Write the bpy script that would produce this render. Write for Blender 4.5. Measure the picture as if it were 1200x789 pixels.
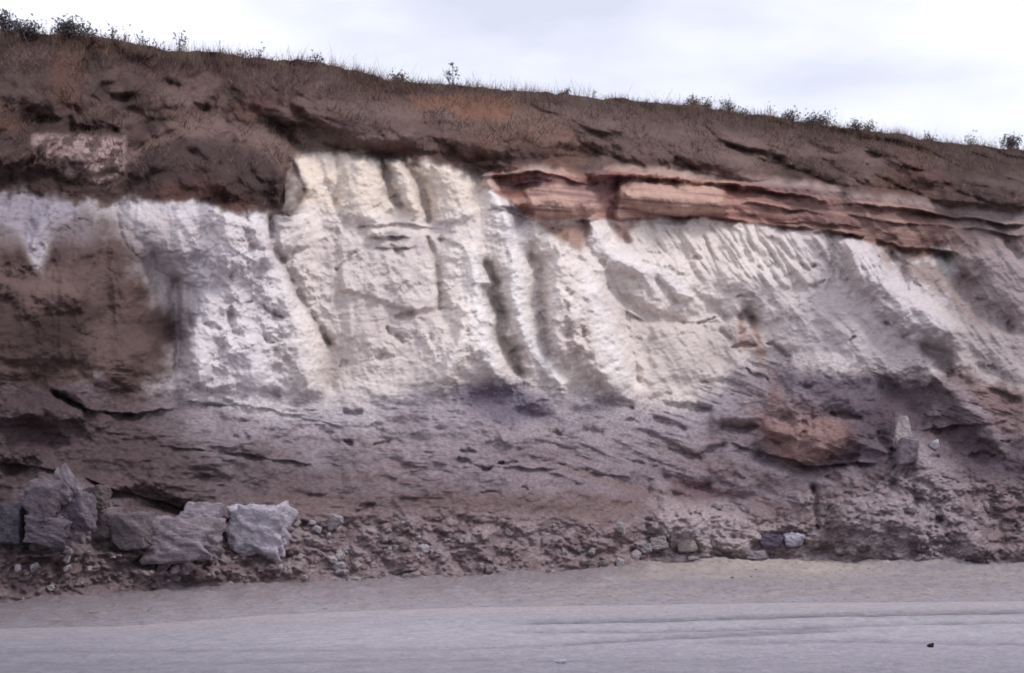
import bpy, math, random
import numpy as np
from mathutils import Vector
for o in list(bpy.data.objects): bpy.data.objects.remove(o)
scene = bpy.context.scene
COL = scene.collection
PI = math.pi
rng = np.random.default_rng(7)
random.seed(7)

# ------------------------------------------------------------------ camera
F = 1667.0; CX, CY = 600.0, 394.5; HORIZON = 525.0; CAMH = 2.2
PITCH = math.atan((HORIZON - CY) / F)
cam_d = bpy.data.cameras.new('camera'); cam = bpy.data.objects.new('camera', cam_d); COL.objects.link(cam)
cam.location = (0, 0, CAMH); cam.rotation_euler = (PI/2 + PITCH, 0, 0)
cam_d.sensor_width = 36; cam_d.lens = 36 * F / 1200; cam_d.clip_end = 5000; cam_d.clip_start = 0.05
cam_d.dof.use_dof = True; cam_d.dof.focus_distance = 13.0; cam_d.dof.aperture_fstop = 2.6
scene.camera = cam

# ------------------------------------------------------------------ sky and sun
SUN_EL, SUN_AZ = math.radians(52), math.radians(108)      # azimuth clockwise from +Y (view direction)
world = bpy.data.worlds.new('World'); scene.world = world; world.use_nodes = True
nt = world.node_tree; nt.nodes.clear()
out = nt.nodes.new('ShaderNodeOutputWorld'); bg = nt.nodes.new('ShaderNodeBackground')
sky = nt.nodes.new('ShaderNodeTexSky'); sky.sky_type = 'NISHITA'; sky.sun_disc = False
sky.sun_elevation = SUN_EL; sky.sun_rotation = SUN_AZ; sky.dust_density = 2.0
tc = nt.nodes.new('ShaderNodeTexCoord'); mp = nt.nodes.new('ShaderNodeMapping'); mp.inputs['Scale'].default_value = (1.6, 1.6, 5.0)
n1 = nt.nodes.new('ShaderNodeTexNoise'); n1.inputs['Scale'].default_value = 1.7; n1.inputs['Detail'].default_value = 6; n1.inputs['Roughness'].default_value = .5
cr = nt.nodes.new('ShaderNodeValToRGB')
cr.color_ramp.elements[0].position = .36; cr.color_ramp.elements[0].color = (.56, .56, .56, 1)
cr.color_ramp.elements[1].position = .60; cr.color_ramp.elements[1].color = (.98, .98, .98, 1)
cl = nt.nodes.new('ShaderNodeRGB'); cl.outputs[0].default_value = (12.4, 12.5, 14.2, 1)
mx = nt.nodes.new('ShaderNodeMix'); mx.data_type = 'RGBA'
L = nt.links.new
L(tc.outputs['Generated'], mp.inputs['Vector']); L(mp.outputs[0], n1.inputs['Vector']); L(n1.outputs['Fac'], cr.inputs[0])
L(cr.outputs[0], mx.inputs[0]); L(sky.outputs[0], mx.inputs[6]); L(cl.outputs[0], mx.inputs[7])
L(mx.outputs[2], bg.inputs['Color']); L(bg.outputs[0], out.inputs[0]); bg.inputs['Strength'].default_value = 0.105

sd = bpy.data.lights.new('sun', 'SUN'); so = bpy.data.objects.new('sun', sd); COL.objects.link(so)
sd.energy = 2.1; sd.angle = math.radians(16); sd.color = (1, .95, .92)
dirv = Vector((math.sin(SUN_AZ)*math.cos(SUN_EL), math.cos(SUN_AZ)*math.cos(SUN_EL), math.sin(SUN_EL)))
so.rotation_euler = dirv.to_track_quat('Z', 'Y').to_euler()
scene.view_settings.view_transform = 'Standard'; scene.view_settings.look = 'None'
scene.view_settings.exposure = -0.14; scene.view_settings.gamma = 1.0; scene.view_settings.use_curve_mapping = False
scene.render.engine = 'CYCLES'

# ------------------------------------------------------------------ noise helpers
_p = rng.permutation(4096); PERM = np.concatenate([_p, _p])
_a = rng.random(4096) * 2 * PI; GX, GY = np.cos(_a), np.sin(_a)
def h2(i, j, s=0): return PERM[(PERM[(i + 37*s) & 4095] + j + 101*s) & 4095]
def perlin(x, y, s=0):
    i = np.floor(x).astype(np.int64); j = np.floor(y).astype(np.int64); fx = x - i; fy = y - j
    u = fx*fx*fx*(fx*(fx*6-15)+10); v = fy*fy*fy*(fy*(fy*6-15)+10)
    def g(a, b):
        k = h2(i+a, j+b, s); return GX[k]*(fx-a) + GY[k]*(fy-b)
    a = g(0,0); b = g(1,0); c = g(0,1); d = g(1,1)
    return ((a + u*(b-a)) + v*((c + u*(d-c)) - (a + u*(b-a)))) * 1.5
def fbm(x, y, o=5, s=0, g=.5):
    r = 0; a = 1; t = 0
    for k in range(o):
        r = r + a*perlin(x, y, s+k); t += a; a *= g; x = x*2.03 + 3.1; y = y*2.03 + 1.7
    return r / t
def ridged(x, y, o=4, s=0):
    r = 0; a = 1; t = 0
    for k in range(o):
        r = r + a*(1-np.abs(perlin(x, y, s+k))*1.9); t += a; a *= .5; x = x*2.1+2.3; y = y*2.1+5.1
    return r / t
def cell(x, y, s=0):
    i = np.floor(x).astype(np.int64); j = np.floor(y).astype(np.int64)
    f1 = np.full(x.shape, 9.); f2 = np.full(x.shape, 9.); cid = np.zeros(x.shape)
    for a in (-1,0,1):
        for b in (-1,0,1):
            k = h2(i+a, j+b, s); px = i+a+(k % 61)/61.; py = j+b+((k//61) % 61)/61.
            d = np.hypot(x-px, y-py); m = d < f1
            f2 = np.where(m, f1, np.minimum(f2, d)); cid = np.where(m, k/4096., cid); f1 = np.where(m, d, f1)
    return f1, f2, cid
def sstep(a, b, x):
    t = np.clip((x-a)/(b-a), 0, 1); return t*t*(3-2*t)
def curve(pts):
    xs = [p[0] for p in pts]; ys = [p[1] for p in pts]
    return lambda x: np.interp(x, xs, ys)

# ------------------------------------------------------------------ pixel -> ray
cp, sp = math.cos(PITCH), math.sin(PITCH)
def ray(x, y):
    a = (x-CX)/F; b = -(y-CY)/F
    return a, cp - b*sp, sp + b*cp
base_c = curve([(-1500,775),(0,712),(100,706),(200,697),(300,692),(400,686),(500,684),(600,680),(700,672),(760,665),(830,662),(900,661),(1000,664),(1100,664),(1200,666),(2600,606)])
crest_c = curve([(-1500,-126),(0,36),(70,40),(110,43),(150,51),(200,58),(260,62),(330,69),(380,74),(430,86),(470,95),(520,98),(560,101),(600,104),(650,109),(700,113),(750,119),(800,123),(850,129),(900,137),(960,146),(1000,151),(1040,158),(1090,164),(1130,169),(1200,175),(2600,340)])
top_c = curve([(-1500,150),(0,226),(30,222),(95,234),(108,236),(150,231),(190,235),(240,235),(260,245),(300,251),(326,249),(333,236),(341,182),(365,178),(400,181),(460,184),(520,190),(552,204),(562,207),(585,199),(600,194),(630,194),(660,193),(690,200),(700,200),(715,193),(740,193),(800,198),(870,205),(930,211),(1000,220),(1060,232),(1130,240),(1200,246),(2600,385)])
red_c = curve([(-1500,150),(555,205),(575,222),(600,240),(620,256),(640,258),(690,256),(720,258),(760,257),(800,256),(880,262),(940,268),(1000,278),(1040,290),(1080,300),(1200,292),(2600,420)])
white_c = curve([(-1500,440),(0,425),(120,430),(190,440),(230,456),(300,466),(370,470),(430,463),(500,452),(560,447),(600,440),(650,455),(740,466),(800,468),(850,440),(900,412),(960,415),(1010,425),(1060,436),(1100,425),(1150,430),(1200,450),(2600,500)])
road_c = curve([(-1500,790),(0,738),(150,735),(300,723),(400,718),(550,713),(700,711),(900,708),(1200,706),(2600,640)])

# cliff normal (horizontal) from the base line's ends
def gpt(x, y):
    a, b, c = ray(x, y); t = -CAMH/c; return a*t, b*t
_l = gpt(0, 712); _r = gpt(1200, 667)
_d = np.array([_r[0]-_l[0], _r[1]-_l[1]]); _d /= np.hypot(*_d); NX, NY = -_d[1], _d[0]     # points into the hill

# ------------------------------------------------------------------ grid
xs = [-60.0]
st = 1.25
while xs[-1] < 1260: xs.append(xs[-1] + st)
lft = []; x = -60; s = 1.3
while x > -1500: x -= s; s *= 1.028; lft.append(x)
rgt = []; x = xs[-1]; s = 1.3
while x < 2600: x += s; s *= 1.028; rgt.append(x)
xs = np.array(lft[::-1] + xs + rgt); NU = len(xs)
NV = 560
v = np.linspace(0, 1, NV)
X = np.repeat(xs[None, :], NV, 0)
Bc, Cc, Tc = base_c(X), crest_c(X) + fbm(X*.03, X*0+.5, 4, 90)*6, top_c(X)
Y = Bc + (Cc - Bc)*v[:, None]
# warped look-up coordinates
WX = X + 7*fbm(X*.02, Y*.02, 4, 11) + 1.5*fbm(X*.08, Y*.08, 2, 12)
WY = Y + 7*fbm(X*.02, Y*.02, 4, 21) + 1.5*fbm(X*.08, Y*.08, 2, 22)
T, RB, WB = top_c(WX), red_c(WX), white_c(WX)
NWID = fbm(X*.05, Y*.05, 4, 14)*1.6
JX, JY = 2.0*fbm(X*.11, Y*.11, 3, 15), 2.0*fbm(X*.11, Y*.11, 3, 16)

def poly(pts, soft=4, wx=None, wy=None):
    wx = WX if wx is None else wx; wy = WY if wy is None else wy
    P = np.array(pts, float); r = np.zeros_like(X); sa = soft; soft = float(np.max(soft))
    m = (wx > P[:,0].min()-3*soft) & (wx < P[:,0].max()+3*soft) & (wy > P[:,1].min()-3*soft) & (wy < P[:,1].max()+3*soft)
    x, y = wx[m], wy[m]; d = np.full(x.shape, 1e9); ins = np.zeros(x.shape, bool)
    for i in range(len(P)):
        a, b = P[i], P[(i+1) % len(P)]; e = b-a; L2 = max(e@e, 1e-9)
        t = np.clip(((x-a[0])*e[0] + (y-a[1])*e[1])/L2, 0, 1)
        d = np.minimum(d, np.hypot(x-a[0]-t*e[0], y-a[1]-t*e[1]))
        if a[1] != b[1]:
            c = ((a[1] > y) != (b[1] > y)) & (x < e[0]*(y-a[1])/e[1] + a[0]); ins ^= c
    sf = sa[m] if isinstance(sa, np.ndarray) else sa
    r[m] = sstep(-sf, sf, np.where(ins, d, -d)); return r
def line(pts, w, taper=True, warp=.6):
    """gaussian falloff round a polyline, thinner at its ends"""
    P = np.array(pts, float); r = np.zeros_like(X)
    wx = X + (WX-X)*warp + JX; wy = Y + (WY-Y)*warp + JY
    m = (wx > P[:,0].min()-3*w) & (wx < P[:,0].max()+3*w) & (wy > P[:,1].min()-3*w) & (wy < P[:,1].max()+3*w)
    x, y = wx[m], wy[m]; d = np.full(x.shape, 1e9); tt = np.zeros(x.shape)
    ln = np.hypot(*(P[1:]-P[:-1]).T); cum = np.concatenate([[0], np.cumsum(ln)])/ln.sum()
    for i in range(len(P)-1):
        a, e = P[i], P[i+1]-P[i]; t = np.clip(((x-a[0])*e[0] + (y-a[1])*e[1])/(e@e), 0, 1)
        dd = np.hypot(x-a[0]-t*e[0], y-a[1]-t*e[1]); k = dd < d
        d = np.where(k, dd, d); tt = np.where(k, cum[i] + t*(cum[i+1]-cum[i]), tt)
    ww = w*(.45 + .55*np.sin(PI*np.clip(tt, .04, .96))) if taper else w
    ww = ww*(1 + .55*NWID[m]) + .4; r[m] = np.exp(-(d/ww)**2); return r
def ledge(pts, a, h, lip=3):
    """the bed above the line stands proud, the face right below is undercut and comes back over h px"""
    P = np.array(pts, float); yl = np.interp(WX, P[:,0], P[:,1])
    e = sstep(P[0,0]-6, P[0,0]+14, X)*sstep(P[-1,0]+6, P[-1,0]-14, X)
    d = WY - yl
    below = np.where(d > 0, sstep(0, 2.2, d)*np.exp(-d/h), 0); above = np.where(d <= 0, np.exp(d/lip), np.exp(-d/1.0))
    e = e*np.clip(.55 + 1.5*fbm(X*.022, Y*.03 + P[0,1]*.37, 4, 66), 0, 1.3)
    return e*(a*below - .35*a*above)

# ------------------------------------------------------------------ setback profile
mx_, my_ = X/75., Y/75.
hB, hW, hR, hT, hC = 0.0, 2.0, 3.05, 3.3, 7.6
WB0, T0 = white_c(X), top_c(np.clip(X, -1500, 2600))
T0s = curve([(-1500,160),(0,226),(330,235),(420,190),(600,195),(1200,242),(2600,380)])(X)
S = np.zeros_like(X)
tl = np.clip((Bc-Y)/(Bc-WB0), 0, 1)                       # foot .. bottom of the white
tw = np.clip((WB0-Y)/(WB0-T0s), 0, 1)
th = np.clip((T0s-Y)/(T0s-Cc), 0, 1)
S += hW*(tl**0.9) + (hT-hW)*tw + (hC-hT)*(th**1.15)
low = 1 - sstep(-6, 10, WB-WY)          # 1 below the white
edge = T - WY + 5*fbm(X*.07, Y*.05, 4, 18) + JY
hill = sstep(-4, 5, edge)               # 1 on the overburden
hillc = sstep(-9, 7, edge + np.where(X<575,12,4)*fbm(X*.055, Y*.045, 4, 19))   # its soil washes a little further down
face = np.clip(1-low-hill, 0, 1)
rub_c = curve([(-1500,640),(0,610),(200,625),(340,612),(420,600),(560,600),(700,612),(760,600),(800,585),(900,600),(1000,560),(1060,540),(1150,560),(1200,570),(2600,560)])
rub = sstep(-12, 16, WY-rub_c(WX))
amp_in = 1.0

# overburden: slumped hummocks and slanted rills
tilt = np.where(X > 560, .45, -.05)
hx, hy = (X - Y*np.interp(X, [0,400,700,1200], [-.3,.1,1.2,2.2])), Y
def billow(x, y, o, s_): return sum(np.abs(perlin(x*2**k, y*2**k, s_+k))*.5**k for k in range(o))
S -= hill*.55*fbm(mx_*.55+9, my_*.9, 4, 31)
hx2 = hx + 26*fbm(X*.012, Y*.016, 3, 33)
S -= hill*sstep(-2,46,edge)*( .95*billow(hx2/75*.62, hy/75*.75+2.2, 3, 35) + .26*billow(hx2/75*1.9+5, hy/75*1.3, 3, 38) )
S += hill*.06*fbm(mx_*6, my_*6, 4, 38)
# white face: buttress noise stretched downslope, beds, pits
vx = X + (Y-300)*np.interp(X, [250,560,760,1000], [0,-.18,-.45,-.7])
S += face*( .22*fbm(vx/75*1.3, my_*.35, 3, 41) - .08*ridged(vx/75*2.1, my_*.8, 3, 45) + .018*fbm(mx_*5, my_*5, 3, 47) )
q1, q2, qc = cell((X + 34*fbm(X*.02, Y*.02, 5, 24, .65))/58, (Y + 34*fbm(X*.02, Y*.02, 5, 25, .65))/40, 29)
S += face*(.09*(qc-.5)*sstep(0, .35, q2-q1))
S += face*.035*ridged(mx_*2.2+7, my_*4.0+X*.004, 4, 49)
flute = poly([(735,262),(800,258),(900,265),(1000,280),(1050,310),(1010,340),(900,335),(800,325),(745,300)], 14)
fx = X - (Y-260)*.62
S += flute*(-.17*np.abs(perlin((fx+14*fbm(X*.02,Y*.02,3,52))*.045, Y*.011+.3, 53))**.8 - .09*np.abs(perlin(fx*.10, Y*.02, 54))**.8)*1.2
# lower slope: thin beds, tilting down to the right on the right side
ty = Y - np.interp(X, [0,250,650,1200], [0,8,20,200])
tx = X
bed = fbm(tx*.006, ty*.055, 4, 55); bed2 = fbm(tx*.02, ty*.14, 4, 58)
bm_ = .12 + .88*sstep(-.02, .3, fbm(X*.011, Y*.016, 3, 67))
S += low*( .12*bed*bm_ + .055*bed2*bm_ + .34*fbm(mx_*.9, my_*1.2, 4, 60) + .065*fbm(mx_*3.2, my_*4, 4, 61) )
S += low*(1-rub)*.012*np.sign(bed2)*np.minimum(1, np.abs(bed2)*7)*bm_
# rubble
f1, f2, c1 = cell(X/17, Y/12, 3); g1, g2, c2 = cell(X/8.5+3, Y/6, 5); k1, k2, c3 = cell(X/38, Y/24, 8)
lump = (np.clip(f2-f1, 0, .5)*.14*(c1 > .25) + np.clip(g2-g1, 0, .5)*.07*(c2 > .2) + np.clip(k2-k1, 0, .5)*.22*(c3 > .55))
S -= rub*lump*1.3
S += rub*.12*fbm(mx_*2, my_*3, 3, 64)
fl, fl2, cl3 = cell(X/23, Y/10, 13)
S -= low*(1-rub)*np.clip(fl2-fl, 0, .35)*.06*(cl3 > .5)
# blocky jointing of the chalk
j1, j2, jc = cell((X+.4*Y)/34, Y/21, 17); j3, j4, jd = cell(X/13, Y/9, 19)
S += face*( -.05*np.clip(j2-j1, 0, .3)*sstep(300,420,X) - .010*np.clip(j4-j3, 0, .3)) 

def dome(cx, cy, rx, ry, h, ang=0.):
    a = math.radians(ang); wx, wy = X+(WX-X)*.8-cx, Y+(WY-Y)*.8-cy
    u_, v_ = (wx*math.cos(a)+wy*math.sin(a))/rx, (-wx*math.sin(a)+wy*math.cos(a))/ry
    return h*np.clip(1-u_*u_-v_*v_, 0, 1)**.85
for d_ in [(250,250,112,86,.85),(592,168,62,32,0.76),(430,145,72,36,0.6649999999999999),(330,120,62,36,0.57),(95,185,60,32,.35),(500,130,46,20,.25),(200,110,60,30,.3),(60,110,60,30,.3),(745,168,78,26,0.76,14),(690,140,50,18,0.38,10),
           (840,185,70,20,0.6649999999999999,18),(880,165,60,16,0.57,24),(955,190,60,17,0.608,22),(1010,195,60,16,0.57,24),(1080,212,70,18,0.6649999999999999,20),(1150,215,60,18,0.57,18),(1050,180,50,12,0.38,25),(1140,190,50,12,0.38,20),
           (656,236,50,22,.36,4),(790,232,76,22,.30,2),(900,245,40,12,.16,10),(970,256,40,10,.14,10),(625,205,36,8,.12),(740,202,44,8,.12),
           (10,385,110,60,.45),(120,330,62,66,.32),(150,420,60,40,.25),(20,300,34,26,.2),(60,600,70,46,.4),(830,615,80,34,.35),(700,625,60,26,.2),(1000,610,90,40,.3)]: S -= dome(*d_)
GUL = [ # points, width px, depth m
 ([(318,250),(319,290),(330,305),(345,335),(360,362),(375,385),(385,402)], 5, .3),
 ([(385,400),(388,420),(384,450)], 13, .28),
 ([(372,184),(379,212),(392,235)], 4, .26), ([(398,182),(400,215),(393,240)], 4.5, .32),
 ([(448,186),(455,212),(458,228),(470,243)], 6, .45), ([(472,186),(484,205),(497,228),(503,258)], 6, .42),
 ([(500,278),(510,300),(515,325),(514,362)], 3, .2), ([(515,280),(540,292)], 3, .15),
 ([(562,214),(560,240),(562,262),(566,290)], 6, .14),
 ([(568,310),(579,330),(577,345),(590,368),(586,395),(598,412),(610,436)], 9, .66),
 ([(606,288),(627,312),(624,345),(641,372),(640,400),(660,432)], 11, .30), ([(627,325),(640,335),(652,352)], 6, .18), ([(590,368),(575,352),(566,338)], 5, .2),
 ([(622,300),(630,316)], 7, .35),
 ([(668,300),(692,315),(708,330),(722,348),(733,380),(737,410),(745,445)], 10, .5),
 ([(712,335),(726,350),(745,362),(770,372),(800,378)], 5, .25),
 ([(770,330),(785,347),(792,355)], 5, .3), ([(812,342),(835,360),(850,372)], 5, .25),
 ([(868,372),(878,366),(885,378)], 8, .5), ([(880,378),(884,410),(886,440)], 9, .18),
 ([(342,190),(348,215),(358,235)], 6, .4), ([(348,345),(352,355),(346,362)], 4, .2),
 ([(905,280),(928,300),(948,316)], 4, .25), ([(975,290),(982,312),(992,330)], 6, .35),
 ([(1045,296),(1056,318),(1062,338)], 5, .3), ([(1095,290),(1120,310),(1135,335),(1150,362),(1185,385)], 10, .45),
 ([(1085,405),(1100,418),(1115,436)], 7, .7), ([(1150,432),(1185,470)], 8, .3),
 ([(1040,450),(1062,462),(1075,490)], 20, .5), ([(1095,505),(1130,555),(1165,600)], 20, .12),
 ([(1030,510),(1044,525),(1048,545)], 8, .45), ([(890,535),(930,548),(975,545),(1005,535)], 7, .45),
 ([(846,500),(866,504),(888,501)], 3.2, .35), ([(700,472),(740,478)], 3, .22), ([(780,475),(830,480)], 3, .25),
 ([(685,505),(705,508)], 3, .25), ([(770,490),(800,502)], 3, .2), ([(785,527),(820,538)], 4, .3),
 ([(820,535),(850,524)], 4, .25), ([(780,560),(830,575),(870,602)], 8, .35), ([(790,580),(840,590)], 7, .25),
 ([(975,485),(1005,490)], 4, .3), ([(565,462),(600,480),(622,487)], 14, .3), ([(130,580),(165,582),(215,600)], 9, .6),
 ([(65,462),(100,482)], 5, .5), ([(0,500),(60,520)], 18, .5), ([(0,570),(30,560)], 20, .4),
 ([(120,300),(118,330),(128,360)], 12, .3), ([(178,300),(176,330),(170,350)], 9, .3), ([(205,330),(207,380),(208,430)], 7, .35),
 ([(955,573),(957,620)], 3, .35), ([(1140,520),(1200,580)], 24, .2), ([(100,151),(135,153)], 5, .35),
 ([(560,470),(640,500)], 18, .2), ([(240,560),(300,575)], 8, .2), ([(690,560),(760,575)], 6, .2), ([(1060,395),(1075,385),(1090,398)], 3, .2),
 ([(560,208),(590,218),(620,222)], 7, .35), ([(690,210),(710,228),(722,215)], 8, .45), ([(705,236),(715,252)], 9, .5),
 ([(640,262),(655,280),(675,292)], 13, .45), ([(716,266),(732,282)], 9, .4), ([(1180,285),(1196,300)], 8, .4),
 ([(935,170),(975,195),(1030,205),(1100,225)], 9, .5), ([(860,155),(920,185)], 8, .25), ([(1000,175),(1060,200)], 9, .3),
 ([(330,150),(352,178),(450,180),(530,185)], 8, .4), ([(560,186),(640,188),(700,186)], 6, .4), ([(150,200),(200,172),(260,168)], 8, -.15),
]
FAC = [([(262,254),(300,262),(335,325),(375,400),(378,465),(225,455),(212,425),(235,340)],7,.30),([(668,275),(705,315),(728,365),(742,455),(655,455),(640,400),(636,320)],7,.44),
 ([(520,275),(560,290),(575,350),(585,435),(515,450),(540,370),(518,340)],9,.16),([(395,264),(512,275),(514,360),(490,365),(400,340)],4,.13),([(322,253),(360,253),(362,288),(330,296)],3.5,.2),
 ([(745,300),(800,310),(850,350),(800,374),(750,357),(715,310)],9,.10),([(990,285),(1020,290),(1060,335),(1120,385),(1110,408),(1060,395),(1010,340)],9,.22),([(560,365),(575,380),(592,438),(515,450),(530,400)],6,.16),
 ([(402,188),(444,188),(462,245),(440,258),(396,250)],4,.12),([(508,195),(550,200),(556,255),(512,262)],4,.14),([(455,188),(470,192),(500,256),(476,246)],3.5,.14),
 ([(612,222),(650,218),(692,224),(704,240),(700,256),(628,256)],4,.16),([(724,214),(850,220),(856,252),(722,254)],4,.16),([(760,380),(840,380),(845,440),(765,450)],10,.15),
 ([(205,600),(345,596),(345,650),(180,655)],8,-.12)]
S -= .38*poly([(326,172),(346,178),(352,195),(364,215),(358,238),(340,254),(322,252)], 7)
for p, so_, d in FAC: S -= poly(p, so_, X+(WX-X)*.6+JX, Y+(WY-Y)*.6+JY)*d*(1-sstep(-45, 12, WY-WB))
for p, w, d in GUL: S += line(p, w*1.15)*d*.45 + line(p, w*2.8)*d*.26
RID = [
 ([(262,256),(252,330),(235,445)], 30, .35), ([(300,262),(340,360),(362,455)], 26, .30), ([(268,256),(290,330),(300,450)], 36, .22),
 ([(340,255),(400,330),(440,400)], 40, .18), ([(420,190),(425,250),(440,262)], 24, .22), ([(480,210),(485,250)], 9, .18),
 ([(530,205),(545,270),(560,330),(572,400),(580,438)], 22, .2), ([(545,368),(530,420),(518,448)], 22, .28),
 ([(572,212),(590,250),(606,300),(607,360),(618,400),(648,442),(658,452)], 15, .27), ([(568,208),(575,214)], 10, .3),
 ([(640,270),(660,300),(690,345),(700,400),(715,452)], 34, .42), ([(655,350),(655,420)], 22, .25), ([(690,262),(705,290),(750,320)], 14, .35),
 ([(760,320),(800,345)], 26, .3), ([(870,330),(920,360)], 40, .25), ([(995,290),(1030,325),(1080,360),(1118,395)], 24, .25),
 ([(1058,500),(1065,520),(1085,545),(1120,590),(1140,640)], 34, .35), ([(1095,440),(1130,470),(1155,500),(1175,530)], 14, .2),
 ([(1120,295),(1140,320)], 12, .25), ([(1150,300),(1200,350)], 30, .2),
 ([(610,238),(650,232),(700,240)], 20, .32), ([(735,228),(780,232),(840,238)], 16, .34), ([(760,200),(820,205)], 8, .1),
 ([(600,205),(640,203)], 9, .2), ([(700,206),(760,203),(800,208)], 7, .25),
 
 ([(380,130),(420,150),(470,160)], 30, .25), ([(60,180),(90,175)], 34, .3), ([(720,150),(790,175),(850,195)], 24, .28),
 ([(60,245),(40,290)], 12, .2), ([(0,330),(90,345)], 26, .35), ([(25,485),(110,480)], 14, .35), ([(95,490),(125,495)], 14, .3),
 ([(930,440),(980,470)], 30, .2), ([(900,500),(960,520),(1000,510)], 20, .3), ([(820,600),(780,620)], 40, .3), ([(1000,600),(1080,620)], 50, .3),
 ([(50,585),(100,600)], 34, .4), ([(160,672),(250,670),(350,665)], 11, .24), ([(20,652),(120,648),(170,652)], 7, .3), ([(180,640),(330,635)], 26, .15),
]
for p, w, d in RID: S -= line(p, w)*d
LED = [
 ([(560,209),(600,203),(650,204),(690,212),(720,208),(760,207),(830,213),(900,222)], .30, 10),
 ([(840,216),(900,224),(960,234),(1030,240),(1100,252),(1200,264)], .34, 9),
 ([(590,222),(620,216),(650,214),(690,222),(705,232)], .12, 5),
 ([(575,238),(620,256),(660,259),(700,257)], .25, 12), ([(712,255),(760,255),(800,252),(850,256),(900,262),(950,268),(1010,276),(1060,288),(1120,296)], .42, 10),
 ([(720,242),(770,240),(850,244)], .10, 4), ([(860,236),(930,246),(1000,252),(1060,262),(1130,268),(1200,278)], .22, 7),
 ([(900,258),(960,262),(1010,266),(1060,276)], .18, 5), ([(400,262),(440,262),(480,262),(540,270)], .14, 6), ([(432,278),(480,278)], .25, 4), ([(440,290),(482,291)], .22, 4),
 ([(570,246),(590,241),(620,248)], .16, 6), ([(100,235),(150,232),(200,236)], -.1, 8), ([(330,250),(364,250)], .1, 6),
 ([(725,360),(760,374),(810,376),(850,372)], .1, 12), ([(590,268),(600,266)], .1, 8),
 ([(60,458),(90,475),(110,484),(200,480)], .35, 12), ([(0,545),(60,548),(130,570),(220,596)], .25, 16), ([(215,470),(320,478),(400,500)], .12, 10),
 ([(200,520),(300,535),(400,545)], .15, 10), ([(560,545),(650,548),(740,560)], .15, 9), ([(860,520),(960,547),(1030,540)], .3, 10),
 ([(1050,500),(1110,502),(1180,492)], .2, 9), ([(940,270),(990,274)], .2, 5),
]
for p, a, h in LED: S += ledge(p, a, h)
# individual pits
for _ in range(130):
    x0, y0 = rng.uniform(230, 1190), rng.uniform(270, 620)
    L_ = rng.uniform(4, 22); sl = rng.normal(0.05, .12) if y0 > 440 else rng.normal(.2, .5)
    S += line([(x0, y0), (x0+L_, y0+L_*sl)], rng.uniform(2, 5), True, 1.6)*rng.uniform(.03, .15)
tipfade = sstep(0, .03, v)[:, None]
S = S*tipfade
# ------------------------------------------------------------------ colours (beds, soils and stains, plus some painted light and shade)
def C(*a): return np.array(a)
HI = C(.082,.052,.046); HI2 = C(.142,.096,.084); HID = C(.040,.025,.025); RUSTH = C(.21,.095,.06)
WH = C(.68,.61,.565); WHC = C(.60,.56,.575); WHY = C(.68,.585,.49); WHG = C(.50,.43,.415)
RD = C(.27,.130,.105); RDL = C(.46,.305,.25); MAR = C(.155,.085,.09)
PU = C(.200,.160,.178); BRL = C(.150,.100,.092); BRD = C(.095,.068,.070); GYL = C(.275,.225,.232)
RBL = C(.165,.120,.122); RST = C(.27,.13,.085)
K = np.zeros(X.shape + (3,)); K[:] = PU
def mix(col, m): 
    global K
    K = K + (col - K)*np.clip(m, 0, 1)[..., None]
n_a = fbm(X*.012, Y*.02, 5, 71); n_b = fbm(X*.05, Y*.07, 4, 72); n_c = fbm(X*.007, Y*.01, 3, 73); n_d = fbm(X*.15, Y*.2, 3, 76)
# lower slope
mix(BRL*1.15, sstep(-.12, .3, bed)*.6); mix(GYL*.95, sstep(.0, .4, .6*bed2*bm_ + .5*n_a)*.55); mix(BRD*1.5, sstep(.12, .4, (-bed2 + .25*bed)*bm_)*.5)
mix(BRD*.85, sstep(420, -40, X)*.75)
mix(BRD, poly([(-1500,470),(60,460),(200,490),(330,520),(420,540),(330,590),(225,598),(130,600),(40,560),(-1500,560)], 26)*.78)
mix(BRL, poly([(330,590),(520,575),(760,580),(740,610),(560,615),(340,610)], 14)*.55)
mix(GYL, poly([(240,462),(420,472),(520,465),(760,470),(860,445),(860,480),(700,510),(480,530),(330,520),(250,500)], 22)*.55)

mix(PU*1.2, poly([(-1500,424),(140,430),(200,450),(130,470),(60,456),(-1500,460)], 12)*.45)
mix(RST, poly([(880,482),(940,486),(1000,490),(1010,520),(980,546),(920,546),(895,520)], 14)*.42)
mix(MAR*.75, poly([(780,558),(830,560),(870,585),(840,590),(790,578)], 6)*.6)
mix(C(.10,.08,.105), poly([(905,430),(1040,440),(1075,455),(1090,500),(1050,510),(1040,545),(960,550),(1010,515),(960,470),(900,450)], 12)*.72)
mix(GYL*1.1, poly([(880,400),(960,405),(1000,420),(950,440),(890,440)], 12)*.6)
mix(BRL*1.15, poly([(1100,420),(1200,380),(1500,380),(1500,520),(1180,510),(1130,470)], 14)*.7)
mix(C(.115,.09,.115), poly([(1110,500),(1180,520),(1500,520),(1500,640),(1200,600),(1150,570)], 14)*.7)
mix(GYL*1.1, line([(1095,440),(1130,470),(1155,500),(1175,530)], 12)*.8); mix(GYL*1.05, line([(1060,515),(1085,545),(1120,590),(1150,640)], 14)*.7)
mix(C(.47,.42,.40), line([(1055,492),(1058,515),(1066,530)], 9)*.8)
mix(C(.056,.037,.040), sstep(430, 20, X+60*n_a)*np.clip(.68+.8*n_a+.3*n_b,0,1)*.9)  # dark soil, deepened towards the left: lens falloff painted into the colour
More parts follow.
